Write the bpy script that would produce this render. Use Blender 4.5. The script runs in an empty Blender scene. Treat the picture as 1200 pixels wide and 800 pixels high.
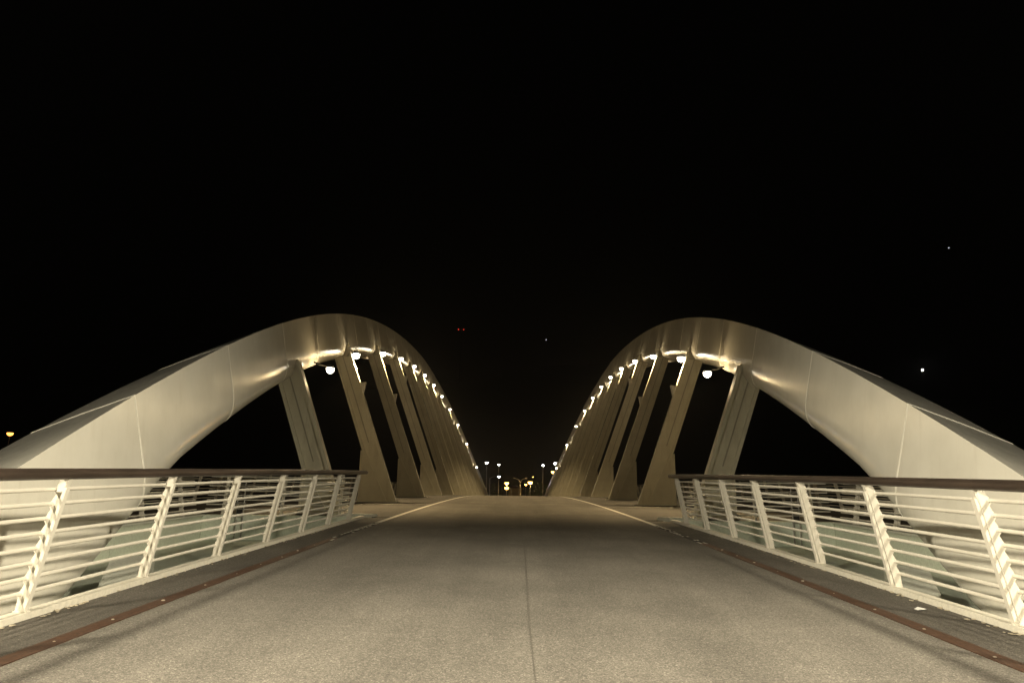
import bpy, bmesh, math, random
from mathutils import Vector
R = math.radians
random.seed(7)
scene = bpy.context.scene
COL = scene.collection

# ------------------------------------------------------------------ camera
cam_d = bpy.data.cameras.new("camera")
cam = bpy.data.objects.new("camera", cam_d)
COL.objects.link(cam)
scene.camera = cam
cam_d.sensor_width = 36.0
cam_d.lens = 24.0
cam_d.clip_start = 0.05
cam_d.clip_end = 6000.0
from mathutils import Matrix
YAW, PITCH, ROLL = R(0.486), R(13.77), R(0.70)
cam.matrix_world = (Matrix.Translation((-0.035, 0.0, 1.30))
                    @ Matrix.Rotation(YAW, 4, 'Z')
                    @ Matrix.Rotation(math.pi / 2 + PITCH, 4, 'X')
                    @ Matrix.Rotation(ROLL, 4, 'Z'))

# ------------------------------------------------------------------ world (night sky) and moon
world = bpy.data.worlds.new("World")
scene.world = world
world.use_nodes = True
wn = world.node_tree.nodes
wl = world.node_tree.links
wn.clear()
w_out = wn.new("ShaderNodeOutputWorld")
w_bg = wn.new("ShaderNodeBackground")
w_sky = wn.new("ShaderNodeTexSky")
w_sky.sky_type = 'NISHITA'
w_sky.sun_disc = False
w_sky.sun_elevation = R(-4.0)
w_sky.sun_rotation = R(200)
w_bg.inputs["Strength"].default_value = 0.004
wl.new(w_sky.outputs[0], w_bg.inputs[0])
wl.new(w_bg.outputs[0], w_out.inputs[0])

moon_d = bpy.data.lights.new("moon", 'SUN')
moon_d.energy = 0.004
moon_d.angle = R(0.5)
moon_d.color = (0.8, 0.88, 1.0)
moon = bpy.data.objects.new("moon", moon_d)
COL.objects.link(moon)
moon.rotation_euler = (R(50), 0, R(20))

scene.view_settings.view_transform = 'Standard'
scene.view_settings.look = 'None'
scene.view_settings.gamma = 1.0
scene.view_settings.use_curve_mapping = False
scene.view_settings.exposure = 0.0
scene.render.engine = 'CYCLES'
scene.cycles.use_denoising = True
scene.cycles.max_bounces = 6
scene.cycles.diffuse_bounces = 3
scene.cycles.glossy_bounces = 3
scene.cycles.caustics_reflective = False
scene.cycles.caustics_refractive = False
scene.cycles.sample_clamp_indirect = 4.0

# ------------------------------------------------------------------ material helpers
def principled(name):
    m = bpy.data.materials.new(name)
    m.use_nodes = True
    n = m.node_tree.nodes
    return m, n, m.node_tree.links, n["Principled BSDF"]

def ramp(n, stops):
    r = n.new("ShaderNodeValToRGB")
    e = r.color_ramp.elements
    while len(e) < len(stops):
        e.new(0.5)
    for i, (p, c) in enumerate(stops):
        e[i].position = p
        e[i].color = c if len(c) == 4 else (*c, 1)
    return r

def noise(n, l, scale, detail=4, rough=0.55, vec=None):
    t = n.new("ShaderNodeTexNoise")
    t.inputs["Scale"].default_value = scale
    t.inputs["Detail"].default_value = detail
    t.inputs["Roughness"].default_value = rough
    if vec is not None:
        l.new(vec, t.inputs["Vector"])
    return t

def mapped(n, l, sc=(1, 1, 1)):
    tc = n.new("ShaderNodeTexCoord")
    mp = n.new("ShaderNodeMapping")
    mp.inputs["Scale"].default_value = sc
    l.new(tc.outputs["Object"], mp.inputs["Vector"])
    return mp.outputs["Vector"]

def mix(n, l, fac, a, b, mode='MIX'):
    m = n.new("ShaderNodeMix")
    m.data_type = 'RGBA'
    m.blend_type = mode
    for s, v in ((m.inputs[0], fac), (m.inputs[6], a), (m.inputs[7], b)):
        if isinstance(v, (int, float)):
            s.default_value = v
        elif isinstance(v, tuple):
            s.default_value = (*v, 1) if len(v) == 3 else v
        else:
            l.new(v, s)
    return m.outputs[2]

def bump(n, l, bs, h, strength, dist):
    b = n.new("ShaderNodeBump")
    b.inputs["Strength"].default_value = strength
    b.inputs["Distance"].default_value = dist
    l.new(h, b.inputs["Height"])
    l.new(b.outputs[0], bs.inputs["Normal"])

def mat_paint(name, c1, c2, rough=0.38, streak=0.35, streak_col=(0.30, 0.24, 0.15)):
    """painted steel with rain streaks running down and faint blotches"""
    m, n, l, bs = principled(name)
    v = mapped(n, l, (1, 1, 1))
    a = noise(n, l, 1.3, 5, 0.6, v)
    ra = ramp(n, [(0.3, (0, 0, 0)), (0.7, (1, 1, 1))])
    l.new(a.outputs[0], ra.inputs[0])
    base = mix(n, l, ra.outputs[0], c1, c2)
    vs = mapped(n, l, (2.6, 2.6, 0.22))
    s = noise(n, l, 2.2, 6, 0.7, vs)
    rs = ramp(n, [(0.55, (0, 0, 0)), (0.82, (streak, streak, streak))])
    l.new(s.outputs[0], rs.inputs[0])
    col = mix(n, l, rs.outputs[0], base, streak_col)
    sp = noise(n, l, 26, 3, 0.6, v)
    rsp = ramp(n, [(0.70, (0, 0, 0)), (0.80, (0.4, 0.4, 0.4))])
    l.new(sp.outputs[0], rsp.inputs[0])
    col = mix(n, l, rsp.outputs[0], col, streak_col)
    l.new(col, bs.inputs["Base Color"])
    rr = n.new("ShaderNodeMapRange")
    rr.inputs[3].default_value = rough - 0.08
    rr.inputs[4].default_value = rough + 0.16
    l.new(s.outputs[0], rr.inputs[0])
    l.new(rr.outputs[0], bs.inputs["Roughness"])
    bump(n, l, bs, a.outputs[0], 0.22, 0.03)
    return m

def mat_asphalt(name, dark, light, stone, scale=1.0, blot=0.30):
    m, n, l, bs = principled(name)
    v = mapped(n, l)
    g = n.new("ShaderNodeTexVoronoi")
    g.inputs["Scale"].default_value = 125 * scale
    l.new(v, g.inputs["Vector"])
    gc = n.new("ShaderNodeSeparateColor")
    l.new(g.outputs["Color"], gc.inputs[0])
    rg = ramp(n, [(0.0, dark), (0.62, light), (0.86, light), (1.0, stone)])
    l.new(gc.outputs[0], rg.inputs[0])
    b1 = noise(n, l, 0.55, 6, 0.65, v)
    rb = ramp(n, [(0.32, (1 - blot,) * 3), (0.68, (1.12, 1.12, 1.12))])
    l.new(b1.outputs[0], rb.inputs[0])
    col = mix(n, l, 1.0, rg.outputs[0], rb.outputs[0], 'MULTIPLY')
    vt = mapped(n, l, (1.6, 0.07, 1.0))
    tr = noise(n, l, 1.0, 4, 0.6, vt)
    rt = ramp(n, [(0.35, (0.84, 0.84, 0.84)), (0.65, (1.06, 1.06, 1.06))])
    l.new(tr.outputs[0], rt.inputs[0])
    col = mix(n, l, 1.0, col, rt.outputs[0], 'MULTIPLY')
    f = noise(n, l, 38 * scale, 4, 0.7, v)
    rf = ramp(n, [(0.3, (0.72, 0.72, 0.72)), (0.7, (1.2, 1.2, 1.2))])
    l.new(f.outputs[0], rf.inputs[0])
    col = mix(n, l, 1.0, col, rf.outputs[0], 'MULTIPLY')
    l.new(col, bs.inputs["Base Color"])
    bs.inputs["Roughness"].default_value = 0.78
    bs.inputs["Specular IOR Level"].default_value = 0.35
    bump(n, l, bs, gc.outputs[0], 0.5, 0.004)
    return m

def mat_concrete(name, c1, c2, rough=0.7, scale=1.0):
    m, n, l, bs = principled(name)
    v = mapped(n, l)
    a = noise(n, l, 0.9 * scale, 7, 0.62, v)
    ra = ramp(n, [(0.3, c1), (0.7, c2)])
    l.new(a.outputs[0], ra.inputs[0])
    b = noise(n, l, 22 * scale, 4, 0.6, v)
    rb = ramp(n, [(0.3, (0.86, 0.86, 0.86)), (0.6, (1.03, 1.03, 1.03))])
    l.new(b.outputs[0], rb.inputs[0])
    col = mix(n, l, 1.0, ra.outputs[0], rb.outputs[0], 'MULTIPLY')
    l.new(col, bs.inputs["Base Color"])
    bs.inputs["Roughness"].default_value = rough
    bump(n, l, bs, b.outputs[0], 0.2, 0.006)
    return m

def mat_plain(name, c, rough=0.5, metal=0.0, var=0.25, scale=14, stretch=(1, 1, 1)):
    m, n, l, bs = principled(name)
    v = mapped(n, l, stretch)
    a = noise(n, l, scale, 5, 0.65, v)
    ra = ramp(n, [(0.3, tuple(x * (1 - var) for x in c)), (0.7, tuple(min(1, x * (1 + var)) for x in c))])
    l.new(a.outputs[0], ra.inputs[0])
    l.new(ra.outputs[0], bs.inputs["Base Color"])
    bs.inputs["Roughness"].default_value = rough
    bs.inputs["Metallic"].default_value = metal
    bump(n, l, bs, a.outputs[0], 0.15, 0.004)
    return m

def mat_emit(name, c, strength):
    m, n, l, bs = principled(name)
    bs.inputs["Base Color"].default_value = (0.8, 0.8, 0.8, 1)
    bs.inputs["Emission Color"].default_value = (*c, 1)
    bs.inputs["Emission Strength"].default_value = strength
    return m

def mat_worn_paint(name):
    m, n, l, bs = principled(name)
    v = mapped(n, l)
    a = noise(n, l, 9, 6, 0.7, v)
    ra = ramp(n, [(0.30, (0.12, 0.11, 0.095)), (0.42, (0.62, 0.60, 0.54))])
    l.new(a.outputs[0], ra.inputs[0])
    l.new(ra.outputs[0], bs.inputs["Base Color"])
    bs.inputs["Roughness"].default_value = 0.6
    return m

def mat_planks(name):
    m, n, l, bs = principled(name)
    v = mapped(n, l, (1, 0.08, 1))
    a = noise(n, l, 22, 6, 0.7, v)
    ra = ramp(n, [(0.3, (0.10, 0.085, 0.07)), (0.7, (0.24, 0.20, 0.165))])
    l.new(a.outputs[0], ra.inputs[0])
    l.new(ra.outputs[0], bs.inputs["Base Color"])
    bs.inputs["Roughness"].default_value = 0.6
    bump(n, l, bs, a.outputs[0], 0.3, 0.005)
    return m

def mat_leaf(name, c):
    m, n, l, bs = principled(name)
    oi = n.new("ShaderNodeNewGeometry")
    rr = ramp(n, [(0, tuple(x * 0.6 for x in c)), (1, tuple(x * 1.5 for x in c))])
    l.new(oi.outputs["Random Per Island"], rr.inputs[0])
    l.new(rr.outputs[0], bs.inputs["Base Color"])
    bs.inputs["Roughness"].default_value = 0.6
    return m

M = {}
M['arch'] = mat_paint("arch_paint", (0.70, 0.68, 0.60), (0.78, 0.76, 0.68), 0.17, 0.26, (0.42, 0.37, 0.27))
M['hanger'] = mat_paint("hanger_paint", (0.62, 0.58, 0.45), (0.72, 0.68, 0.54), 0.40, 0.45)
M['groove_shade'] = mat_paint("groove_shade_paint", (0.36, 0.33, 0.25), (0.46, 0.42, 0.32), 0.6, 0.5)  # darker hanger coat: groove lines, and painted shade on the head plates
M['weld'] = mat_plain("weld_paint", (0.80, 0.78, 0.70), 0.4, 0, 0.08)
M['rail'] = mat_paint("rail_paint", (0.66, 0.63, 0.55), (0.74, 0.71, 0.63), 0.38, 0.24, (0.40, 0.31, 0.20))
M['handrail'] = mat_plain("handrail_timber", (0.050, 0.036, 0.028), 0.45, 0, 0.4, 9, (1, 0.15, 1))
M['kerb'] = mat_concrete("kerb_paint", (0.66, 0.63, 0.54), (0.76, 0.73, 0.63), 0.5)
M['road'] = mat_asphalt("road_asphalt", (0.10, 0.092, 0.080), (0.20, 0.185, 0.16), (0.38, 0.355, 0.31))
M['side'] = mat_asphalt("side_asphalt", (0.068, 0.062, 0.054), (0.135, 0.123, 0.106), (0.26, 0.235, 0.20))
M['deck'] = mat_asphalt("deck_asphalt", (0.052, 0.047, 0.040), (0.092, 0.084, 0.072), (0.16, 0.145, 0.125))
M['plank'] = mat_planks("walkway_timber")
M['rust'] = mat_plain("rusty_steel", (0.075, 0.036, 0.020), 0.62, 0.2, 0.45, 30)
M['bolt'] = mat_plain("bolt_steel", (0.62, 0.56, 0.46), 0.35, 0.6, 0.2)
M['green'] = mat_concrete("pit_concrete_greenlit", (0.70, 0.77, 0.64), (0.78, 0.83, 0.71), 0.6)  # green tint and high value stand in for greenish light in the pit
M['pale'] = mat_concrete("pale_concrete", (0.66, 0.68, 0.60), (0.74, 0.75, 0.67), 0.55)
M['crack'] = mat_plain("road_crack", (0.125, 0.115, 0.098), 0.85)
M['seam'] = mat_plain("joint_sealant", (0.06, 0.055, 0.045), 0.8)
M['line'] = mat_worn_paint("worn_line_paint")
M['dark'] = mat_plain("dark_metal", (0.05, 0.048, 0.045), 0.45, 0.6)
M['pole'] = mat_plain("galvanised_pole", (0.42, 0.41, 0.38), 0.45, 0.5, 0.15)
M['lens'] = mat_emit("lamp_lens", (1.0, 0.90, 0.70), 22)
M['lens_white'] = mat_emit("white_lens", (1.0, 0.97, 0.92), 60)
M['lens_cold'] = mat_emit("cold_lens", (0.92, 0.92, 1.0), 40)
M['lens_yellow'] = mat_emit("sodium_lens", (1.0, 0.55, 0.10), 14)
M['lens_orange'] = mat_emit("orange_lens", (1.0, 0.36, 0.06), 5)
M['lens_red'] = mat_emit("red_lens", (1.0, 0.05, 0.03), 1.0)
M['lens_star'] = mat_emit("far_point", (0.9, 0.93, 1.0), 1.2)
M['ground'] = mat_concrete("ground_soil", (0.05, 0.05, 0.035), (0.08, 0.075, 0.05), 0.9, 0.2)
M['hill'] = mat_concrete("hill_scrub", (0.03, 0.035, 0.02), (0.05, 0.055, 0.03), 0.95, 0.02)
M['bark'] = mat_plain("bark", (0.10, 0.075, 0.05), 0.9)
M['leaf'] = mat_leaf("leaf", (0.06, 0.09, 0.025))
M['paper'] = mat_plain("paper", (0.75, 0.75, 0.72), 0.7, 0, 0.05)
M['chip'] = mat_plain("dry_chips", (0.45, 0.40, 0.30), 0.8, 0, 0.3)
M['red'] = mat_plain("red_enamel", (0.45, 0.06, 0.03), 0.5)
M['wall'] = mat_concrete("ochre_render", (0.36, 0.28, 0.15), (0.44, 0.35, 0.20), 0.85)
M['glass'] = mat_plain("window_glass", (0.03, 0.035, 0.04), 0.1)
m_w, n_w, l_w, b_w = principled("river_water")
b_w.inputs["Base Color"].default_value = (0.012, 0.018, 0.015, 1)
b_w.inputs["Roughness"].default_value = 0.12
nz = noise(n_w, l_w, 0.8, 5, 0.6, mapped(n_w, l_w))
bump(n_w, l_w, b_w, nz.outputs[0], 0.4, 0.2)
M['water'] = m_w

# ------------------------------------------------------------------ mesh helpers
def mesh_from(name, verts, faces, mat, smooth=None, recalc=True):
    me = bpy.data.meshes.new(name)
    me.from_pydata([tuple(v) for v in verts], [], faces)
    if recalc:
        bm = bmesh.new(); bm.from_mesh(me)
        bmesh.ops.recalc_face_normals(bm, faces=bm.faces)
        bm.to_mesh(me); bm.free()
    me.materials.append(M[mat])
    if smooth is not None:
        me.polygons.foreach_set("use_smooth", [True] * len(me.polygons))
        me.set_sharp_from_angle(angle=R(smooth))
    me.update()
    return me

class MB:
    def __init__(s):
        s.v = []; s.f = []
    def add(s, verts, faces):
        b = len(s.v)
        s.v += [Vector(v) for v in verts]
        s.f += [tuple(b + i for i in f) for f in faces]
        return s
    def box(s, a, b):
        x0, y0, z0 = a; x1, y1, z1 = b
        return s.add([(x0, y0, z0), (x1, y0, z0), (x1, y1, z0), (x0, y1, z0), (x0, y0, z1), (x1, y0, z1), (x1, y1, z1), (x0, y1, z1)],
                     [(0, 3, 2, 1), (4, 5, 6, 7), (0, 1, 5, 4), (1, 2, 6, 5), (2, 3, 7, 6), (3, 0, 4, 7)])
    def prism(s, pts, off):
        """polygon pts (3-D) extruded by vector off"""
        k = len(pts)
        off = Vector(off)
        v = [Vector(p) for p in pts] + [Vector(p) + off for p in pts]
        f = [tuple(range(k)), tuple(range(2 * k - 1, k - 1, -1))]
        f += [(i, k + i, k + (i + 1) % k, (i + 1) % k) for i in range(k)]
        return s.add(v, f)
    def tube(s, path, r, seg=8, cap=True, flat=1.0):
        path = [Vector(p) for p in path]
        n = len(path)
        rs = r if isinstance(r, (list, tuple)) else [r] * n
        rings = []
        for i, p in enumerate(path):
            t = (path[min(i + 1, n - 1)] - path[max(i - 1, 0)]).normalized()
            ref = Vector((0, 0, 1)) if abs(t.z) < 0.9 else Vector((1, 0, 0))
            a = t.cross(ref).normalized(); b = a.cross(t).normalized()
            rings.append([p + rs[i] * (a * math.cos(2 * math.pi * j / seg) + b * flat * math.sin(2 * math.pi * j / seg)) for j in range(seg)])
        v = [q for r_ in rings for q in r_]
        f = []
        for i in range(n - 1):
            for j in range(seg):
                a = i * seg + j; b2 = i * seg + (j + 1) % seg
                f.append((a, b2, b2 + seg, a + seg))
        if cap:
            f.append(tuple(range(seg - 1, -1, -1)))
            f.append(tuple((n - 1) * seg + j for j in range(seg)))
        return s.add(v, f)
    def lathe(s, prof, c, seg=16, sx=1.0, sy=1.0):
        """prof: list of (r, z) about vertical axis at c"""
        c = Vector(c); v = []; f = []
        for r, z in prof:
            for j in range(seg):
                a = 2 * math.pi * j / seg
                v.append(c + Vector((r * sx * math.cos(a), r * sy * math.sin(a), z)))
        for i in range(len(prof) - 1):
            for j in range(seg):
                a = i * seg + j; b = i * seg + (j + 1) % seg
                f.append((a, b, b + seg, a + seg))
        f.append(tuple(range(seg - 1, -1, -1)))
        f.append(tuple((len(prof) - 1) * seg + j for j in range(seg)))
        return s.add(v, f)
    def mesh(s, name, mat, smooth=None):
        return mesh_from(name, s.v, s.f, mat, smooth)

def link(name, me, parent=None, loc=None):
    o = bpy.data.objects.new(name, me)
    COL.objects.link(o)
    if parent is not None:
        o.parent = parent
    if loc is not None:
        o.location = loc
    return o

def tag(o, label, cat, group=None, kind=None):
    if label: o["label"] = label
    if cat: o["category"] = cat
    if group: o["group"] = group
    if kind: o["kind"] = kind
    return o

def thing(name, label, cat, loc=(0, 0, 0), group=None, rz=0.0):
    o = link(name, None, None, loc)
    o.rotation_euler = (0, 0, rz)
    return tag(o, label, cat, group)

def struct(name, me, label=None, cat=None):
    o = link(name, me)
    o["kind"] = "structure"
    if label: o["label"] = label
    if cat: o["category"] = cat
    return o

# ------------------------------------------------------------------ profiles
HAZE = 0.00022
S0, LD = 0.060, 90.0
Y_NEAR, Y_FAR = -8.0, 168.0
def dz(y):
    y = min(max(y, Y_NEAR), Y_FAR)
    return S0 * y - S0 * y * y / (2 * LD)
SIDES = ((-1, 'left'), (1, 'right'))
HALF_ROAD = 3.34          # rust strip / edge line
KERB_IN, KERB_OUT = 4.14, 4.28
VOID_OUT = 8.70
DECK_HALF = 12.6
VOID_END = 19.2
VOID_START = -6.0

def ylist(a, b, step):
    n = max(1, int(round((b - a) / step)))
    return [a + (b - a) * i / n for i in range(n + 1)]

def strip_mesh(name, x0, x1, y0, y1, dzoff, mat, step=1.5, thick=None, x0f=None, x1f=None):
    ys = ylist(y0, y1, step)
    v = []; f = []
    for y in ys:
        a = x0f(y) if x0f else x0
        b = x1f(y) if x1f else x1
        z = dz(y) + dzoff
        v += [(a, y, z), (b, y, z)]
        if thick:
            v += [(b, y, z - thick), (a, y, z - thick)]
    k = 4 if thick else 2
    for i in range(len(ys) - 1):
        p = i * k; q = p + k
        if thick:
            for j in range(4):
                f.append((p + j, p + (j + 1) % 4, q + (j + 1) % 4, q + j))
        else:
            f.append((p, p + 1, q + 1, q))
    if thick:
        f.append((3, 2, 1, 0))
        e = (len(ys) - 1) * k
        f.append((e, e + 1, e + 2, e + 3))
    me = mesh_from(name, v, f, mat)
    return me

# ------------------------------------------------------------------ setting
# ground: one sheet with the river channel cut into it
gx = [-3000, -400, -150, -60, -25, 0, 25, 60, 150, 400, 3000]
gy = [-1500, -200, -60, -12, -3, 6, 40, 90, 130, 152, 162, 174, 220, 400, 900, 3000]
def gz(y):
    if y <= -3: return -1.6
    if y >= 162: return -1.4
    if y <= 6: return -1.9
    if y >= 152: return -2.0
    return -9.5
v = [(x, y, gz(y)) for y in gy for x in gx]
W = len(gx)
f = [(j * W + i, j * W + i + 1, (j + 1) * W + i + 1, (j + 1) * W + i) for j in range(len(gy) - 1) for i in range(W - 1)]
struct("ground", mesh_from("ground", v, f, 'ground'))
struct("river", mesh_from("river", [(-1500, 4, -7.2), (1500, 4, -7.2), (1500, 156, -7.2), (-1500, 156, -7.2)], [(0, 1, 2, 3)], 'water'))

# the far hill, with uneven crest, beyond the other bank
hv = []; hf = []
HX = [-2600 + 100 * i for i in range(53)]
HY = [420, 520, 620, 720, 820, 950, 1150, 1500]
HP = [0, .10, .38, .72, .95, 1.0, .85, .5]
for yy, hp in zip(HY, HP):
    for xx in HX:
        top = 150 + 30 * math.sin(xx * .0031 + 1.2) + 18 * math.sin(xx * .0093) + 9 * math.sin(xx * .023 + 2)
        hv.append((xx, yy + 25 * math.sin(xx * .006), -2 + hp * top + (6 * math.sin(xx * .05 + yy * .02) if hp > .2 else 0)))
for j in range(len(HY) - 1):
    for i in range(len(HX) - 1):
        a = j * len(HX) + i
        hf.append((a, a + 1, a + 1 + len(HX), a + len(HX)))
struct("hill", mesh_from("hill", hv, hf, 'hill', 60))
def hill_z(x, y):
    k = max(i for i in range(len(HY)) if HY[i] <= y) if y >= HY[0] else 0
    k = min(k, len(HY) - 2)
    t = (y - HY[k]) / (HY[k + 1] - HY[k])
    hp = HP[k] + t * (HP[k + 1] - HP[k])
    top = 150 + 30 * math.sin(x * .0031 + 1.2) + 18 * math.sin(x * .0093) + 9 * math.sin(x * .023 + 2)
    return -2 + hp * top

# carriageway and the paved parts of the deck (a slab with real thickness)
road = struct("road", strip_mesh("road", -HALF_ROAD, HALF_ROAD, -40, 240, 0.0, 'road', 1.0, 0.5))
for sx, sd in SIDES:
    # dark strip between rust strip and kerb, open void further out
    a, b = sorted((sx * (HALF_ROAD + .15), sx * KERB_IN))
    struct("side_strip", strip_mesh("side_strip", a, b, -40, VOID_END, -0.004, 'side', 1.0, 0.5))
    a, b = sorted((sx * HALF_ROAD, sx * DECK_HALF))
    struct("pavement", strip_mesh("pavement", a, b, VOID_END + .30, 158, -0.008, 'deck', 1.2, 0.5))
    struct("far_pavement", strip_mesh("far_pavement", a, b, 158, 240, -0.010, 'deck', 4, 0.5))
    a, b = sorted((sx * KERB_IN, sx * DECK_HALF))
    struct("near_pavement", strip_mesh("near_pavement", a, b, -40, VOID_START - .3, -0.010, 'deck', 4, 0.5))
    # outer walkway base
    a, b = sorted((sx * (VOID_OUT + .02), sx * DECK_HALF))
    wk = struct("walkway", strip_mesh("walkway", a, b, VOID_START - .3, VOID_END + .3, -0.05, 'seam', 1.0, 0.5))
    # its boards, laid across the walking direction
    bw = 0.29
    y = VOID_START
    while y < VOID_END + .2:
        me = MB().box((a + .02, -bw / 2 + .006, -.022), (b - .02, bw / 2 - .006, .022)).mesh("plank", 'plank')
        o = link("plank", me, wk, (0, y, dz(y) - .024 + random.uniform(-.003, .003)))
        o.rotation_euler = (math.atan(S0 * (1 - y / LD)), 0, 0)
        y += bw
    # kerb along the void (cream, a real step) and round its ends
    a, b = sorted((sx * KERB_IN, sx * KERB_OUT))
    kb = struct("kerb", strip_mesh("kerb", a, b, VOID_START - .3, VOID_END + .3, 0.05, 'kerb', 1.0, 0.75))
    kb["label"] = "cream kerb under the %s railing" % sd

# longitudinal joint in the middle of the road and a joint across the deck
j = link("road_joint", strip_mesh("road_joint", -0.012, 0.012, -3, 110, 0.004, 'crack', 1.5,
         x0f=lambda y: 0.10 - .005 + .012 * math.sin(y * .7), x1f=lambda y: 0.10 + .005 + .012 * math.sin(y * .7 + .5)), road)
for yj in (28.2,):
    for sx, sd in SIDES:
        a, b = sorted((sx * HALF_ROAD, sx * DECK_HALF))
        link("expansion_joint", strip_mesh("expansion_joint", a, b, yj, yj + .18, 0.002, 'line', .2), road)

# rusty steel strips with bolts, then the worn white edge lines
for sx, sd in SIDES:
    a, b = sorted((sx * HALF_ROAD, sx * (HALF_ROAD + .15)))
    rs = link("steel_strip", strip_mesh("steel_strip", a, b, -6, 13.2, 0.006, 'rust', 0.5, 0.05))
    tag(rs, "rusty brown steel strip set in the asphalt along the %s side of the road" % sd, "steel strip", "rusty strips beside the road")
    bme = MB().lathe([(.016, 0), (.016, .004), (.010, .008)], (0, 0, 0), 8).mesh("bolt", 'bolt')
    for i in range(13):
        y = 2.0 + i * .83 + random.uniform(-.05, .05)
        bo = link("bolt", bme, rs, (sx * (HALF_ROAD + .075 + random.uniform(-.015, .015)), y, dz(y) + .005))
        k = random.choice((.5, .6, .8, 1.0, 1.2)); bo.scale = (k, k, k)
    # worn line: ragged flakes, then solid
    mb = MB(); flakes = []
    w0, w1 = HALF_ROAD - .01, HALF_ROAD + .13
    y = 12.7
    while y < 17.2:
        dens = (y - 12.5) / 4.7
        ln = random.uniform(.12, .34)
        for lane in range(3):
            if random.random() < .25 + .7 * dens:
                xa = w0 + (w1 - w0) * lane / 3; xb = w0 + (w1 - w0) * (lane + 1) / 3
                n = 6
                pts = [(xa + random.uniform(-.008, .012), y + random.uniform(0, .05)), (xb + random.uniform(-.012, .004), y + random.uniform(0, .05)),
                       (xb + random.uniform(-.012, .004), y + ln * random.uniform(.8, 1)), (xa + random.uniform(-.008, .012), y + ln * random.uniform(.8, 1))]
                flakes.append([(sx * p[0], p[1], dz(p[1]) + .008) for p in pts])
        y += ln + random.uniform(.01, .07) * (1.4 - dens)
    el = tag(link("edge_line", strip_mesh("edge_line", min(sx * w0, sx * w1), max(sx * w0, sx * w1), 17.3, 150, .008, 'line', .8)), "worn white painted line on the %s edge of the road" % sd, "road marking", "white edge lines")
    for q in flakes:
        link("paint_flake", mesh_from("paint_flake", q, [(0, 1, 2, 3)], 'line'), el)

# ------------------------------------------------------------------ pits with the arch feet
PIT = 0.62
def pit_z(y): return dz(y) - PIT
for sx, sd in SIDES:
    pit = thing("arch_pit", "shallow pale green pit behind the %s railing where the arch foot lands" % sd, "concrete pit", (0, 0, 0), "pits of the arch feet")
    a, b = sorted((sx * KERB_OUT, sx * VOID_OUT))
    # floor of separate slabs with open joints
    ys = [VOID_START, -3.0, 0.2, 3.4, 6.6, 9.8, 12.7, 15.9, VOID_END]
    for i in range(len(ys) - 1):
        for half in range(2):
            xa = a + (b - a) * half / 2 + .008; xb = a + (b - a) * (half + 1) / 2 - .008
            link("floor_slab", strip_mesh("floor_slab", xa, xb, ys[i] + .008, ys[i + 1] - .008, -PIT, 'green', .8, .2), pit)
    link("floor_bed", strip_mesh("floor_bed", a, b, VOID_START, VOID_END, -PIT - .03, 'seam', 1.0, .3), pit)
    # outer wall panels below the walkway edge
    ww = [VOID_START, -2.5, 1.0, 4.5, 8.0, 11.5, 15.0, VOID_END]
    for i in range(len(ww) - 1):
        x0, x1 = sorted((sx * (VOID_OUT - .10), sx * (VOID_OUT + .015)))
        link("wall_panel", strip_mesh("wall_panel", x0, x1, ww[i] + .008, ww[i + 1] - .008, -0.015, 'green', .8, PIT + .1), pit)
    x0, x1 = sorted((sx * (VOID_OUT - .16), sx * (VOID_OUT + .14)))
    link("coping", strip_mesh("coping", x0, x1, VOID_START, VOID_END, 0.035, 'pale', .8, .049), pit)
    # end walls
    for ya, yb in ((VOID_END, VOID_END + .29), (VOID_START - .29, VOID_START)):
        x0, x1 = sorted((sx * (KERB_OUT + .002), sx * (VOID_OUT - .101)))
        link("end_wall", strip_mesh("end_wall", x0, x1, ya, yb, 0.02, 'green', .3, PIT + .15), pit)
    # white pointed coping at the corner of the road
    zc = dz(VOID_END)
    tri = MB().prism([(sx * (KERB_IN - .20), VOID_END + .62, zc - .02), (sx * KERB_IN, VOID_END - .1, zc - .02), (sx * (KERB_OUT + 1.0), VOID_END + .3, zc - .02), (sx * (KERB_OUT + 1.0), VOID_END + .62, zc - .02)], (0, 0, .115))
    link("corner_coping", tri.mesh("corner_coping", 'pale'), pit)
    # round stepped pedestal holding the arch foot
    px, py = sx * 5.95, 4.3
    zf = pit_z(py)
    steps = [(2.25, 0.0, .14), (2.0, .14, .26), (1.76, .26, .36), (1.55, .36, .44)]
    for r, za, zb in steps:
        pr = [(r, za), (r, zb - .09), (r - .025, zb - .03), (r - .09, zb)]
        link("pedestal_ring", MB().lathe(pr, (px, py, zf), 48, 0.74, 1.28).mesh("pedestal_ring", 'pale', 40), pit)
    # pale block shaped as the pool of light on the floor, and a slotted grating
    top = [(-4.85, 8.1, .08), (-4.85, 8.8, .08), (-5.85, 11.5, .53), (-5.85, 10.25, .54)]
    v = [(-sx * x, y, z) for x, y, z in top] + [(-sx * x, y, pit_z(y) - .02) for x, y, z in top]
    link("light_pool_block", mesh_from("light_pool_block", v, [(0, 1, 2, 3), (7, 6, 5, 4), (0, 4, 5, 1), (1, 5, 6, 2), (2, 6, 7, 3), (3, 7, 4, 0)], 'pale'), pit)
    g0 = 13.2
    for k in range(9):
        y = g0 + k * .34
        x0, x1 = sorted((sx * 4.5, sx * 5.25))
        bar = MB().prism([(x0, y, pit_z(y) + .012), (x1, y + .25, pit_z(y + .25) + .012), (x1, y + .36, pit_z(y + .36) + .012), (x0, y + .11, pit_z(y + .11) + .012)], (0, 0, .03))
        link("grating_bar", bar.mesh("grating_bar", 'dark'), pit)

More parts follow.
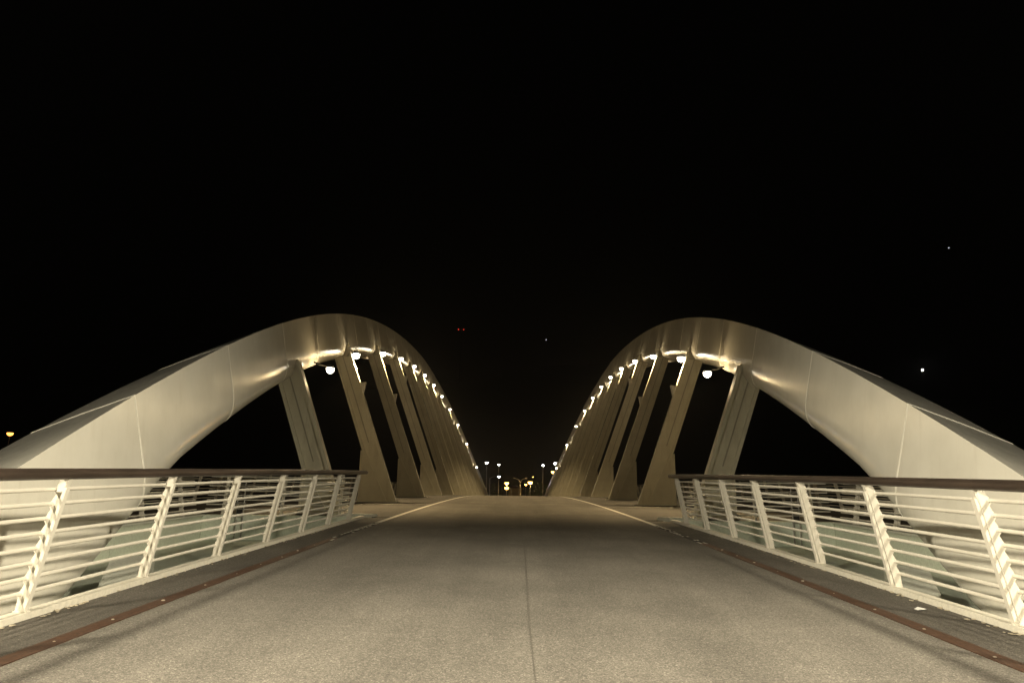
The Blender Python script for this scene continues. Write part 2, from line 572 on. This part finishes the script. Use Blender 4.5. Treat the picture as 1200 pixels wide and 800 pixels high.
# ------------------------------------------------------------------ arches
XA, LAM, YC = 4.7, 0.365, 78.8
NRM = math.hypot(1, LAM)
def arch_c(y):
    s = (y - YC) / 74.0
    z = 16.296 + 5.251 * s - 10.907 * s ** 2 - 5.187 * s ** 3 - 5.612 * s ** 4
    dzy = (5.251 - 21.814 * s - 15.561 * s ** 2 - 22.448 * s ** 3) / 74.0
    return z, dzy, abs(s)
def arch_frame(y, sx):
    """lower inner edge point, in-plane normal, inward normal"""
    z, d, s = arch_c(y)
    C = Vector((sx * (XA + LAM * z), y, z))
    up = Vector((sx * LAM, 0, 1)) / NRM
    T = (Vector((0, 1, 0)) + up * d * NRM).normalized()
    N = (up - T * T.dot(up)).normalized()
    pn = Vector((-sx, 0, LAM)) / NRM
    return C, N, pn, s
def arch_section(y):
    s = arch_c(y)[2]
    w = 2.2 + (0.82 - 2.2) * min(s, 1.1)
    dx = 0.26
    # (a = inward, n = up): inner face down to a slight crease, then a convex lower corner
    pts = [(dx, w), (dx * .5, w * .5), (0.0, 0.0)]
    rx, rz = .42, .50 + .10 * min(3.0, max(0.0, 11.3 - y))
    c0, s0_ = math.cos(R(34)), math.sin(R(34))
    for k in range(1, 9):
        an = R(34) + k / 9 * R(56)
        pts.append((-rx + rx * math.cos(an) / c0, -rz * (math.sin(an) - s0_) / (1 - s0_)))
    pts += [(-rx, -rz), (-1.20, -rz), (-1.40, -.35 * rz), (-1.42, w * .6), (-1.22, w - .04), (-.50, w - .012)]
    return pts
ARCH_JOINTS = [3.6, 6.2, 9.9, 14.2, 19.1] + [19.1 + 4.75 * i for i in range(1, 28)] + [150.6, 153.6]
for sx, sd in SIDES:
    arch = thing("bridge_arch", "long cream steel box arch leaning outward over the %s side of the road" % sd, "bridge arch", (sx * 6.0, 5, 0), "the two leaning arches")
    base = Vector((sx * 6.0, 5, 0))
    for i in range(len(ARCH_JOINTS) - 1):
        y0, y1 = ARCH_JOINTS[i], ARCH_JOINTS[i + 1]
        ys = ylist(y0, y1, 0.9 if y0 < 60 else 1.5)
        v = []; f = []
        K = None
        for y in ys:
            C, N, pn, s = arch_frame(y, sx)
            sec = arch_section(y)
            K = len(sec)
            v += [C + pn * a + N * n - base for a, n in sec]
        for q in range(len(ys) - 1):
            for k in range(K):
                a = q * K + k; b = q * K + (k + 1) % K
                f.append((a, b, b + K, a + K))
        f.append(tuple(range(K))); f.append(tuple((len(ys) - 1) * K + k for k in range(K)))
        seg = link("panel", mesh_from("panel", v, f, 'arch', 14), arch)
        # weld bead, slightly proud, at the far end of the panel
        if i < len(ARCH_JOINTS) - 2 and y1 < 120:
            v = []; f = []
            for yo, pr in ((-.020, -.004), (-.012, .010), (.012, .010), (.020, -.004)):
                C, N, pn, s = arch_frame(y1 + yo, sx)
                sec = arch_section(y1 + yo)
                cx = sum(p[0] for p in sec) / K; cy = sum(p[1] for p in sec) / K
                for a, n in sec:
                    da, dn = a - cx, n - cy
                    L_ = math.hypot(da, dn)
                    v.append(C + pn * (a + da / L_ * pr) + N * (n + dn / L_ * pr) - base)
            for q in range(3):
                for k in range(K):
                    a = q * K + k; b = q * K + (k + 1) % K
                    f.append((a, b, b + K, a + K))
            link("weld_seam", mesh_from("weld_seam", v, f, 'weld', 25), seg)

# ------------------------------------------------------------------ hangers and floodlights
HY0, HSP, HN = 19.8, 10.5, 12
ORD = ["first", "second", "third", "fourth", "fifth", "sixth", "seventh", "eighth", "ninth", "tenth", "eleventh", "twelfth", "thirteenth"]
def hx(z): return XA - .05 + LAM * z
WARM = (1.0, 0.73, 0.37)
FL_W, SPILL = 2300, 0.036

def floodlight(sx, sd, loc, aim, label, watts, lens='lens', scale=1.0, arm=None, spill=1.0):
    t = thing("floodlight", label, "floodlight", loc, "floodlights under the arches")
    s = scale
    link("housing", MB().prism([(-.17 * s, -.13 * s, .066 * s), (.17 * s, -.13 * s, .066 * s), (.11 * s, -.08 * s, .17 * s), (-.11 * s, -.08 * s, .17 * s)], (0, .26 * s, 0)).mesh("housing", 'dark'), t)
    link("lens", MB().lathe([(.16 * s, .066 * s), (.155 * s, .0), (.135 * s, -.07 * s), (.09 * s, -.12 * s), (.03 * s, -.145 * s)], (0, 0, 0), 14).mesh("lens", lens, 60), t)
    if arm is not None:
        link("bracket", MB().tube([(0, 0, .15 * s), (arm[0] * .4, arm[1] * .4, .20 * s), arm], .03, 6).mesh("bracket", 'dark', 60), t)
    # reflector beam thrown down on the road, and the spill that escapes sideways
    ld = bpy.data.lights.new("floodlight_beam", 'SPOT')
    ld.energy = watts; ld.color = WARM; ld.shadow_soft_size = .10
    ld.spot_size = R(106); ld.spot_blend = .7
    lo = bpy.data.objects.new("beam", ld); COL.objects.link(lo)
    lo.parent = t; lo.location = (0, 0, -.26 * s)
    lo.rotation_euler = (0, sx * R(18), 0)
    ld = bpy.data.lights.new("floodlight_spill", 'POINT')
    ld.energy = watts * SPILL * spill; ld.color = WARM; ld.shadow_soft_size = .10
    lo = bpy.data.objects.new("spill", ld); COL.objects.link(lo)
    lo.parent = t; lo.location = (0, 0, -.26 * s)
    return t

for sx, sd in SIDES:
    for k in range(HN):
        y = HY0 + HSP * k + (.6 if k == 0 else 0)
        zd = dz(y)
        # the hanger runs up into the arch soffit
        za, dza, _ = arch_c(y)
        zt = za - .10
        hg = thing("hanger", "%s hanger from the near end of the %s arch, a tapered steel fin plate" % (ORD[k], sd), "hanger", (sx * hx(zd), y, zd), "hangers of the %s arch" % sd)
        bx = hx(zd)
        def P(x, z, yy): return Vector((sx * (x - bx), yy, z - zd))
        wid = .80; TH = .15
        zk = zd + (1.2 if k == 0 else 2.25)                              # kink
        def inner(z): return hx(z)
        def outer(z):
            if z >= zk: return hx(z) + wid
            t = (zk - z) / (zk - zd)
            return hx(z) + wid - .30 * t
        fl = .11
        # recessed web
        mb = MB()
        pts = [(inner(zd) + .05, zd), (outer(zd) - .04, zd), (outer(zk) - .05, zk), (outer(zt) - .05, zt), (inner(zt) + .05, zt)]
        mb.prism([P(x, z, -.07) for x, z in pts], (0, .14, 0))
        link("web", mb.mesh("web", 'hanger'), hg)
        mb = MB()
        mb.prism([P(x, z, -TH) for x, z in ((inner(zd), zd), (inner(zd) + fl, zd), (inner(zt) + fl, zt), (inner(zt), zt))], (0, 2 * TH, 0))
        link("inner_flange", mb.mesh("inner_flange", 'hanger'), hg)
        mb = MB()
        pts = [(outer(zd) - fl, zd), (outer(zk) - fl, zk), (outer(zt) - fl, zt), (outer(zt), zt), (outer(zk), zk), (outer(zd), zd)]
        mb.prism([P(x, z, -TH) for x, z in pts], (0, 2 * TH, 0))
        link("outer_flange", mb.mesh("outer_flange", 'hanger'), hg)
        # stiffener line down the middle of the web
        mb = MB()
        xm = lambda z: hx(z) + wid * .52
        z0 = zk + .3
        mb.prism([P(x, z, -.085) for x, z in ((xm(z0) - .02, z0), (xm(z0) + .02, z0), (xm(zt) + .02, zt), (xm(zt) - .02, zt))], (0, .17, 0))
        link("stiffener", mb.mesh("stiffener", 'groove_shade'), hg)
        # fin at the foot with a vertical outer edge
        xo = outer(zk) + .004
        mb = MB()
        mb.prism([P(x, z, -.05) for x, z in ((outer(zd) + .015, zd), (xo, zd), (xo, zk - .02), (outer(zk - .02) + .012, zk - .02))], (0, .10, 0))
        link("foot_fin", mb.mesh("foot_fin", 'hanger'), hg)
        mb = MB()
        mb.prism([P(x, z, -.11) for x, z in ((xo, zd), (xo + .05, zd), (xo + .05, zk - .04), (xo, zk - .04))], (0, .22, 0))
        link("fin_edge", mb.mesh("fin_edge", 'hanger'), hg)
        # base plate
        mb = MB().box((-.12 if sx > 0 else -(xo - bx + .12), -.26, .0), ((xo - bx + .12) if sx > 0 else .12, .26, .035))
        link("base_plate", mb.mesh("base_plate", 'rail'), hg)
        # transverse head plate at the arch, coloured dark for the shade under the soffit
        mb = MB()
        pts = [(inner(zt) - .03, zt - .55), (outer(zt) + .10, zt - .45), (outer(zt) + .16, zt), (inner(zt) - .06, zt)]
        mb.prism([P(x, z, -TH - .03) for x, z in pts], (0, 2 * TH + .06, 0))
        if k: link("head_plate", mb.mesh("head_plate", 'groove_shade'), hg)
        # small triangular spotlight bracket on the inner edge
        zb = zt - (2.9 if k == 2 else 1.7) - .05 * k
        if k == 0: zb = None
        mb = None if zb is None else MB().prism([P(x, z, -.10) for x, z in ((inner(zb), zb), (inner(zb) - .27, zb + .02), (inner(zb) - .24, zb - .12), (inner(zb - .5), zb - .5))], (0, .20, 0))
        if mb: link("bracket", mb.mesh("bracket", 'rail'), hg)
        # floodlight held off the inner edge near the top
        zl = zt - .50
        arm_off = .19
        lx = inner(zl) - arm_off
        if k > 0:
            floodlight(sx, sd, (sx * lx, y + .02, zl), None, "glowing floodlight near the top of the %s hanger on the %s arch" % (ORD[k], sd),
                       FL_W * (1.0 if k < 4 else 1.7), arm=(sx * (arm_off + .02), 0, .18))
    # one hung inward of the arch past the first hanger, one hung from the soffit past the third
    z, _, _ = arch_c(23.4)
    floodlight(sx, sd, (sx * (XA + LAM * z - .55), 23.4, z - .72), None, "glowing floodlight hung from the %s arch between the first and second hangers" % sd, FL_W * .6, arm=(sx * .85, 0, .36), scale=.85, spill=2.6)
    z, _, _ = arch_c(43.2)
    floodlight(sx, sd, (sx * (XA + LAM * z + .2), 43.2, z - .80), None, "glowing floodlight hung from the %s arch just beyond the third hanger" % sd, FL_W * .6, arm=(sx * .05, 0, .50), scale=.9)

# ------------------------------------------------------------------ railings
ROD_Z = [0.165 + .125 * i for i in range(8)]
LEAN = 0.20
RAIL_H = 1.18
def post_meshes():
    """local frame: x = toward the walking side, z up from the deck; fin plate with saw teeth for eight rods"""
    def front(z): return LEAN * (z - .08) / 1.05
    pts = [(front(.03) - .004, .03)]
    pts.append((front(1.12), 1.12))
    pts.append((front(1.12) - .035, 1.12))
    for zr in reversed(ROD_Z):
        pts.append((front(zr) - .056, zr + .084))
        pts.append((front(zr) - .088, zr + .022))
        pts.append((front(zr) - .108, zr - .004))
        pts.append((front(zr) - .092, zr - .026))
    pts.append((front(.03) - .075, .03))
    fin = MB().prism([(x, -.008, z) for x, z in pts], (0, .016, 0)).mesh("fin_plate", 'rail')
    bar = MB().prism([(x, -.052, z) for x, z in ((front(.03) + .005, .03), (front(.03) + .036, .03), (front(1.06) + .032, 1.06), (front(1.06) + .005, 1.06))], (0, .05, 0)).mesh("cover_bar", 'rail')
    head = MB().prism([(x, -.05, z) for x, z in ((front(1.02) - .05, 1.02), (front(1.02) + .0, 1.02), (front(1.12) + .03, 1.14), (front(1.12) - .05, 1.14))], (0, .055, 0)).mesh("saddle", 'rail')
    foot = MB().box((-.085, -.03, .024), (.04, .012, .036)).mesh("foot_plate", 'rail')
    return fin, bar, head, foot
FIN, BAR, HEAD, FOOT = post_meshes()
FIN_TAIL = MB().prism([(x, -.012, z) for x, z in ((-.10, .10), (-.02, .10), (-.01, -.30), (-.05, -.52), (-.09, -.30))], (0, .02, 0)).mesh("fascia_tail", 'rail')

def railing(label, path_pts, face, post_s, zoff=0.0, tail=False, rods=8, handrail_r=.056, group="railings of the bridge"):
    """path_pts: dense list of base points (x, y, zdeck); face(s) = unit vector toward the walking side; posts at indices"""
    org = Vector(path_pts[0])
    t = thing("railing", label, "railing", org, group)
    P_ = [Vector(p) for p in path_pts]
    def off(i, dx, dzv):
        return P_[i] + face * dx + Vector((0, 0, dzv + zoff)) - org
    def front(z): return LEAN * (z - .08) / 1.05
    n = len(P_)
    # handrail a touch longer than the rods
    d0 = (P_[1] - P_[0]).normalized(); d1 = (P_[-1] - P_[-2]).normalized()
    hp = [off(0, front(RAIL_H), RAIL_H) - d0 * .25] + [off(i, front(RAIL_H), RAIL_H) for i in range(n)] + [off(n - 1, front(RAIL_H), RAIL_H) + d1 * .25]
    link("handrail", MB().tube(hp, handrail_r, 14, flat=.88).mesh("handrail", 'handrail', 60), t)
    for zr in ROD_Z[-rods:]:
        rp = [off(0, front(zr) - .084, zr + .006) - d0 * .10] + [off(i, front(zr) - .084, zr + .006) for i in range(n)] + [off(n - 1, front(zr) - .084, zr + .006) + d1 * .10]
        link("rod", MB().tube(rp, .018, 8).mesh("rod", 'rail', 60), t)
    ang = math.atan2(face.y, face.x)
    for p in post_s:
        p = Vector(p)
        po = link("post", FIN, t, p - org + Vector((0, 0, zoff)))
        po.rotation_euler = (0, 0, ang)
        link("cover_bar", BAR, po); link("saddle", HEAD, po)
        if tail: link("fascia_tail", FIN_TAIL, po)
        else: link("foot_plate", FOOT, po)
    return t

for sx, sd in SIDES:
    fc = Vector((-sx, 0, 0))
    xk = sx * 4.20
    ps = [17.65 - 1.915 * i for i in range(13)]
    path = [(xk, y, dz(y)) for y in ylist(VOID_START + .3, 18.0, 1.0)]
    railing("cream steel railing with dark handrail along the %s edge of the road" % sd, path, fc, [(xk, y, dz(y)) for y in ps if y > VOID_START], 0.02)
    # railing on the far side of the void, facing the walkway
    xo = sx * (VOID_OUT + .02)
    fo = Vector((sx, 0, 0))
    path = [(xo, y, dz(y)) for y in ylist(VOID_START + .3, VOID_END - .4, 1.0)]
    railing("cream railing across the %s pit, on the near edge of the walkway" % sd, path, fo, [(xo, 18.2 - 1.915 * i, dz(18.2 - 1.915 * i)) for i in range(13) if 18.2 - 1.915 * i > VOID_START], 0.0, tail=True)
    # outer parapet of the walkway
    xe = sx * (DECK_HALF - .12)
    path = [(xe, y, dz(y)) for y in ylist(VOID_START, 158, 2.5)]
    railing("outermost cream parapet railing beyond the %s walkway, overlooking the dark river" % sd, path, Vector((-sx, 0, 0)), [(xe, y, dz(y)) for y in [VOID_START + .5 + 1.915 * i for i in range(85)] if y < 157], 0.0)
    # short railing across the end of the void
    ye = VOID_END + .10
    path = [(sx * (4.75 + 3.7 * i / 4), ye, dz(ye)) for i in range(5)]
    railing("short railing closing the far end of the %s pit" % sd, path, Vector((0, 1, 0)), [(sx * (4.9 + 1.6 * i), ye, dz(ye)) for i in range(3)], 0.0)
    # thin twin conduit pipes with a box against the end wall
    cp = thing("conduit", "thin twin conduit pipes on the end wall of the %s pit" % sd, "conduit", (sx * 7.55, VOID_END - .08, pit_z(VOID_END)), "conduits of the pits")
    for dx in (-.09, .09):
        link("pipe", MB().tube([(dx, 0, .02), (dx, 0, 1.55)], .016, 8).mesh("pipe", 'pole', 60), cp)
    for zz in (.45, .95, 1.4):
        link("clamp", MB().box((-.13, -.018, zz), (.13, .03, zz + .03)).mesh("clamp", 'pole'), cp)
    link("junction_box", MB().box((-.07, -.05, .62), (.07, -.017, .80)).mesh("junction_box", 'dark'), cp)

# ------------------------------------------------------------------ small litter
for sx, sd in SIDES:
    mb = MB()
    for i in range(120):
        y = random.uniform(3.5, 17.5); x = KERB_IN - abs(random.gauss(0, .05)) - .012
        r = random.uniform(.006, .022)
        a0 = random.uniform(0, 6.28)
        z = dz(y) + .002
        p = [(sx * x + r * math.cos(a0 + q), y + r * 1.6 * math.sin(a0 + q)) for q in (0, 1.4, 2.7, 4.2)]
        mb.prism([(q[0], q[1], z) for q in p], (0, 0, random.uniform(.003, .010)))
    tag(link("kerb_debris", mb.mesh("kerb_debris", 'chip')), "pale chips and dry leaves gathered along the %s kerb" % sd, "debris", None, "stuff")
tag(link("paper_scrap", MB().add([(-.045, -.03, .0), (.04, -.035, .012), (.05, .03, .004), (.0, .045, .022), (-.05, .02, .006)], [(0, 1, 3), (1, 2, 3), (0, 3, 4)]).mesh("paper_scrap", 'paper'), None, (3.86, 7.0, dz(7.0) + .004)),
    "small white paper scrap on the dark strip by the right kerb", "paper scrap")

# ------------------------------------------------------------------ lamp posts
def lamp_post(label, loc, height, arm, lens, watts=0, colour=(1, 1, 1), r=.22, group=None, double=False, name="lamp_post", lit=True):
    t = thing(name, label, "lamp post", loc, group)
    x, y, z = loc
    link("pole", MB().tube([(0, 0, 0), (0, 0, height * .5), (0, 0, height)], [.13, .10, .07], 10).mesh("pole", 'pole', 60), t)
    link("pole_foot", MB().lathe([(.24, 0), (.22, .10), (.14, .30)], (0, 0, 0), 12).mesh("pole_foot", 'pole', 40), t)
    for s in ((1, -1) if double else (1,)):
        ax = arm[0] * s; ay = arm[1]
        tip = Vector((ax, ay, height + arm[2]))
        if abs(ax) + abs(ay) > .05:
            link("arm", MB().tube([(0, 0, height - .05), (ax * .35, ay * .35, height + arm[2] * .75), tip], [.06, .05, .04], 8).mesh("arm", 'pole', 60), t)
        hd = link("lamp_head", MB().prism([(tip.x - .22, tip.y - .16, tip.z + .0), (tip.x + .22, tip.y - .16, tip.z), (tip.x + .14, tip.y - .16, tip.z + .16), (tip.x - .14, tip.y - .16, tip.z + .16)], (0, .32, 0)).mesh("lamp_head", 'dark'), t)
        if lit:
            link("lens", MB().lathe([(r, -.002), (r * .95, -.4 * r), (r * .7, -.75 * r), (r * .3, -r)], (tip.x, tip.y, tip.z), 14).mesh("lens", lens, 60), hd)
        if watts:
            ld = bpy.data.lights.new("post_glow", 'POINT')
            ld.energy = watts; ld.color = colour; ld.shadow_soft_size = .16
            lo = bpy.data.objects.new("glow", ld); COL.objects.link(lo)
            lo.parent = t; lo.location = tip + Vector((0, 0, -.32 - r))
    return t

def at_px(u, v, Y):
    """a spot seen at pixel (u, v) of the 1200 px photograph, at depth Y: used to survey far lamps"""
    f_ = 800.0
    d = Vector(((u - 600) / f_, -(v - 400) / f_, -1.0))
    d = cam.matrix_world.to_3x3() @ d
    o = cam.matrix_world.translation
    return o + d * (Y / d.y)

# unseen counterparts of the far posts, added to light the foreground across the road
NEAR_W = 20000
NEAR_COL = (1.0, 0.88, 0.65)
for sx, sd in SIDES:
    t = lamp_post("unseen tall projector post added to light the foreground, near end of the bridge on the %s" % sd, (sx * 9.5, -3.5, dz(-3.5)), 7.8, (-sx * .5, .3, .15), 'lens_white', group="added posts lighting the foreground")
    ld = bpy.data.lights.new("projector_beam", 'SPOT')
    ld.energy = NEAR_W; ld.color = NEAR_COL; ld.shadow_soft_size = .45
    ld.spot_size = R(107); ld.spot_blend = 1.0
    lo = bpy.data.objects.new("beam", ld); COL.objects.link(lo)
    lo.parent = t; lo.location = (-sx * .62, .6, 7.5)
    src = Vector((sx * 8.88, -2.9, dz(-3.5) + 7.5))
    lo.rotation_euler = Vector((-sx * .80, .22, -.57)).to_track_quat('-Z', 'Y').to_euler()

def far_post(label, u, v, Y, lens, arm=(0, 0, 0), watts=0, colour=(1, 1, 1), r=.22, group="far street lamps", zbase=None, double=False):
    p = at_px(u, v, Y)
    zb = -1.4 if zbase is None else zbase
    hgt = p.z - zb - arm[2]
    return lamp_post(label, (p.x - arm[0], p.y - arm[1], zb), hgt, arm, lens, watts, colour, r, group, double)
far_post("tall post with a white lamp at the far left end of the bridge", 570.5, 541.5, 168, 'lens_white', r=.34, zbase=-1.2, watts=500)
far_post("curved post with a cold white lamp on an arm, far left of the bridge", 584.8, 557.8, 182, 'lens_cold', arm=(2.4, 0, .5), r=.34)
far_post("small white lamp post high behind the left bridge end", 584.5, 543.8, 215, 'lens_white', r=.28)
far_post("tall post with a white lamp at the far right end of the bridge", 650.5, 542.3, 168, 'lens_white', r=.34, zbase=-1.2, watts=500)
far_post("small white lamp post high behind the right bridge end", 636.3, 544.6, 215, 'lens_white', r=.28)
far_post("yellow street lamp just below the white lamp at the far right", 648.3, 552.2, 176, 'lens_yellow', r=.50)
far_post("upper of the two yellow street lamps left of the road's end", 593.8, 565.2, 200, 'lens_yellow', r=.58, watts=2600, colour=(1, .6, .2))
far_post("lower of the two yellow street lamps left of the road's end", 593.8, 570.8, 232, 'lens_yellow', r=.70)
far_post("bright yellow street lamp right of the road's end", 621.4, 564.3, 200, 'lens_yellow', r=.64, watts=2600, colour=(1, .6, .2))
far_post("small yellow street lamp beside the bright one at the road's end", 616.2, 567.2, 260, 'lens_yellow', r=.46)
far_post("tiny pale yellow lamp above the bright one at the road's end", 624.6, 558.4, 300, 'lens_yellow', r=.22)
pp = at_px(609.7, 564.5, 205)
lamp_post("unlit double armed street lamp in the middle of the road's end", (pp.x, pp.y, -1.4), pp.z + 1.4, (1.9, 0, 1.1), 'lens', group="far street lamps", double=True, lit=False)
pp = at_px(599.5, 573, 215)
lamp_post("unlit short street lamp left of the double armed one", (pp.x, pp.y, -1.4), pp.z + 1.4, (-.9, 0, .3), 'lens', group="far street lamps", lit=False)
pp = at_px(607.5, 570, 245)
lamp_post("unlit distant street lamp behind the double armed one", (pp.x, pp.y, -1.4), pp.z + 1.4, (-.9, 0, .3), 'lens', group="far street lamps", lit=False)
# orange lamp seen over the left arch
pp = at_px(12, 507, 130)
lamp_post("orange street lamp far off at the left edge of the picture", (pp.x, pp.y, -1.6), pp.z + 1.6, (0, 0, 0), 'lens_orange', group="far street lamps", r=.55)

# ------------------------------------------------------------------ hill lights, mast and a star
def ball(c, r, name, mat): return MB().lathe([(r * .3, -r * .95), (r * .8, -r * .6), (r, 0), (r * .8, r * .6), (r * .3, r * .95)], c, 10).mesh(name, mat, 60)
p = at_px(541, 386, 900)
mz = hill_z(p.x, p.y) - 6
mast = thing("radio_mast", "dark radio mast on the hill with two small red beacons", "radio mast", (p.x, p.y, mz))
hgt = p.z - mz
mb = MB()
for a in range(3):
    ca, sa = math.cos(a * 2.094), math.sin(a * 2.094)
    mb.tube([(2.6 * ca, 2.6 * sa, 0), (.5 * ca, .5 * sa, hgt)], .16, 5)
link("legs", mb.mesh("legs", 'dark'), mast)
for i in range(12):
    z = hgt * (i + .5) / 12; rr = 2.6 - 2.1 * (i + .5) / 12
    mb = MB()
    for a in range(3):
        mb.tube([(rr * math.cos(a * 2.094), rr * math.sin(a * 2.094), z), (rr * .93 * math.cos(a * 2.094 + 2.094), rr * .93 * math.sin(a * 2.094 + 2.094), z + hgt / 12)], .09, 4)
    link("brace", mb.mesh("brace", 'dark'), mast)
link("cross_arm", MB().tube([(-5.0, 0, hgt - .9), (5.0, 0, hgt - .9)], .22, 6).mesh("cross_arm", 'dark'), mast)
link("beacon", ball((-4.2, 0, hgt), .85, "beacon", 'lens_red'), mast)
link("beacon", ball((2.8, 0, hgt), .75, "beacon", 'lens_red'), mast)
for u, v, Y, r, lens, lab in ((1081, 433.5, 700, .75, 'lens_white', "bright white lamp on the dark hillside at the right"),
                              (640, 398, 800, .55, 'lens_star', "faint lamp on the dark hillside above the road's end")):
    p = at_px(u, v, Y)
    zb = hill_z(p.x, p.y) - 6
    t = thing("hill_lamp", lab, "lamp", (p.x, p.y, min(zb, p.z - 6)))
    hh = p.z - t.location.z
    link("pole", MB().tube([(0, 0, 0), (0, 0, hh)], [.4, .25], 6).mesh("pole", 'dark'), t)
    link("lens", ball((0, 0, hh), r, "lens", lens), t)
p = at_px(1112, 290.5, 3000)
tag(link("star", ball((0, 0, 0), 2.6, "star", 'lens_star'), None, p), "single faint star in the black sky at the upper right", "star")

# ------------------------------------------------------------------ trees and a house beyond the far end
def tree(label, loc, h, rad, n=2600):
    t = thing("tree", label, "tree", loc, "trees beyond the bridge")
    mb = MB().tube([(0, 0, 0), (.1, 0, h * .3), (0, .1, h * .6)], [.30, .22, .08], 8)
    for i in range(6):
        a = i * 1.05; mb.tube([(.05, .03, h * (.32 + .04 * i)), (rad * .6 * math.cos(a), rad * .6 * math.sin(a), h * (.62 + .03 * i))], [.10, .03], 6)
    link("trunk", mb.mesh("trunk", 'bark', 60), t)
    blobs = [(random.uniform(-.6, .6) * rad, random.uniform(-.6, .6) * rad, h * random.uniform(.42, .92), rad * random.uniform(.28, .5)) for _ in range(13)]
    v = []; f = []
    for i in range(n):
        bx_, by_, bz_, br = random.choice(blobs)
        d = Vector((random.gauss(0, 1), random.gauss(0, 1), random.gauss(0, 1))).normalized() * br * random.uniform(.55, 1.05)
        c = Vector((bx_, by_, bz_)) + d
        a = Vector((random.gauss(0, 1), random.gauss(0, 1), random.gauss(0, 1))).normalized()
        b = a.cross(Vector((random.gauss(0, 1), random.gauss(0, 1), random.gauss(0, 1)))).normalized()
        s = random.uniform(.14, .26)
        q = len(v)
        v += [c - a * s, c + b * s * .5, c + a * s, c - b * s * .5]
        f.append((q, q + 1, q + 2, q + 3))
    link("crown", mesh_from("crown", v, f, 'leaf', None, False), t)
for u, v_, Y, rr, lab in ((628, 571, 225, 4.4, "leafy tree lit yellow right of the road's end"),
                          (637, 572, 240, 4.0, "dark tree behind the lit one, by the right lamp posts"),
                          (580, 572, 250, 4.2, "dark tree between the far left lamp posts")):
    p = at_px(u, v_, Y)
    tree(lab, (p.x, p.y, -1.4), p.z + 1.4 + 1.6, rr)
# ochre house at the end of the road
pa = at_px(596, 571.5, 270); pb = at_px(612, 571.5, 270)
hw = (pb.x - pa.x) / 2; hh = pa.z + 1.4
hs = thing("house", "small ochre house front glimpsed at the end of the road", "house", ((pa.x + pb.x) / 2, pa.y + 5, -1.4))
link("wall", MB().box((-hw, -4, 0), (hw, 4, hh)).mesh("wall", 'wall'), hs)
link("roof", MB().prism([(-hw - .4, -4.5, hh), (hw + .4, -4.5, hh), (hw * .2, -4.5, hh + 1.0), (-hw * .2, -4.5, hh + 1.0)], (0, 9, 0)).mesh("roof", 'rust'), hs)
wme = MB().box((-.5, -.06, 0), (.5, .05, 1.4)).mesh("window", 'glass')
fme = MB().box((-.62, -.09, -.10), (.62, -.0, -.002)).mesh("sill", 'kerb')
for fl_ in range(3):
    for c in range(3):
        w_ = link("window", wme, hs, (-hw * .6 + c * hw * .6, -4, 1.0 + fl_ * 2.4))
        link("sill", fme, w_)

# ------------------------------------------------------------------ damp night air over the river
hz = bpy.data.materials.new("night_air")
hz.use_nodes = True
hn = hz.node_tree.nodes
hn.clear()
ho = hn.new("ShaderNodeOutputMaterial"); hv_ = hn.new("ShaderNodeVolumePrincipled")
hv_.inputs["Color"].default_value = (0.9, 0.9, 0.9, 1)
hv_.inputs["Density"].default_value = HAZE
hv_.inputs["Anisotropy"].default_value = 0.75
hz.node_tree.links.new(hv_.outputs[0], ho.inputs["Volume"])
M['air'] = hz
hb = link("haze", MB().box((-3100, -1600, -11), (3100, 3100, 420)).mesh("haze", 'air'))
tag(hb, "thin damp night air around the bridge", "haze", None, "stuff")
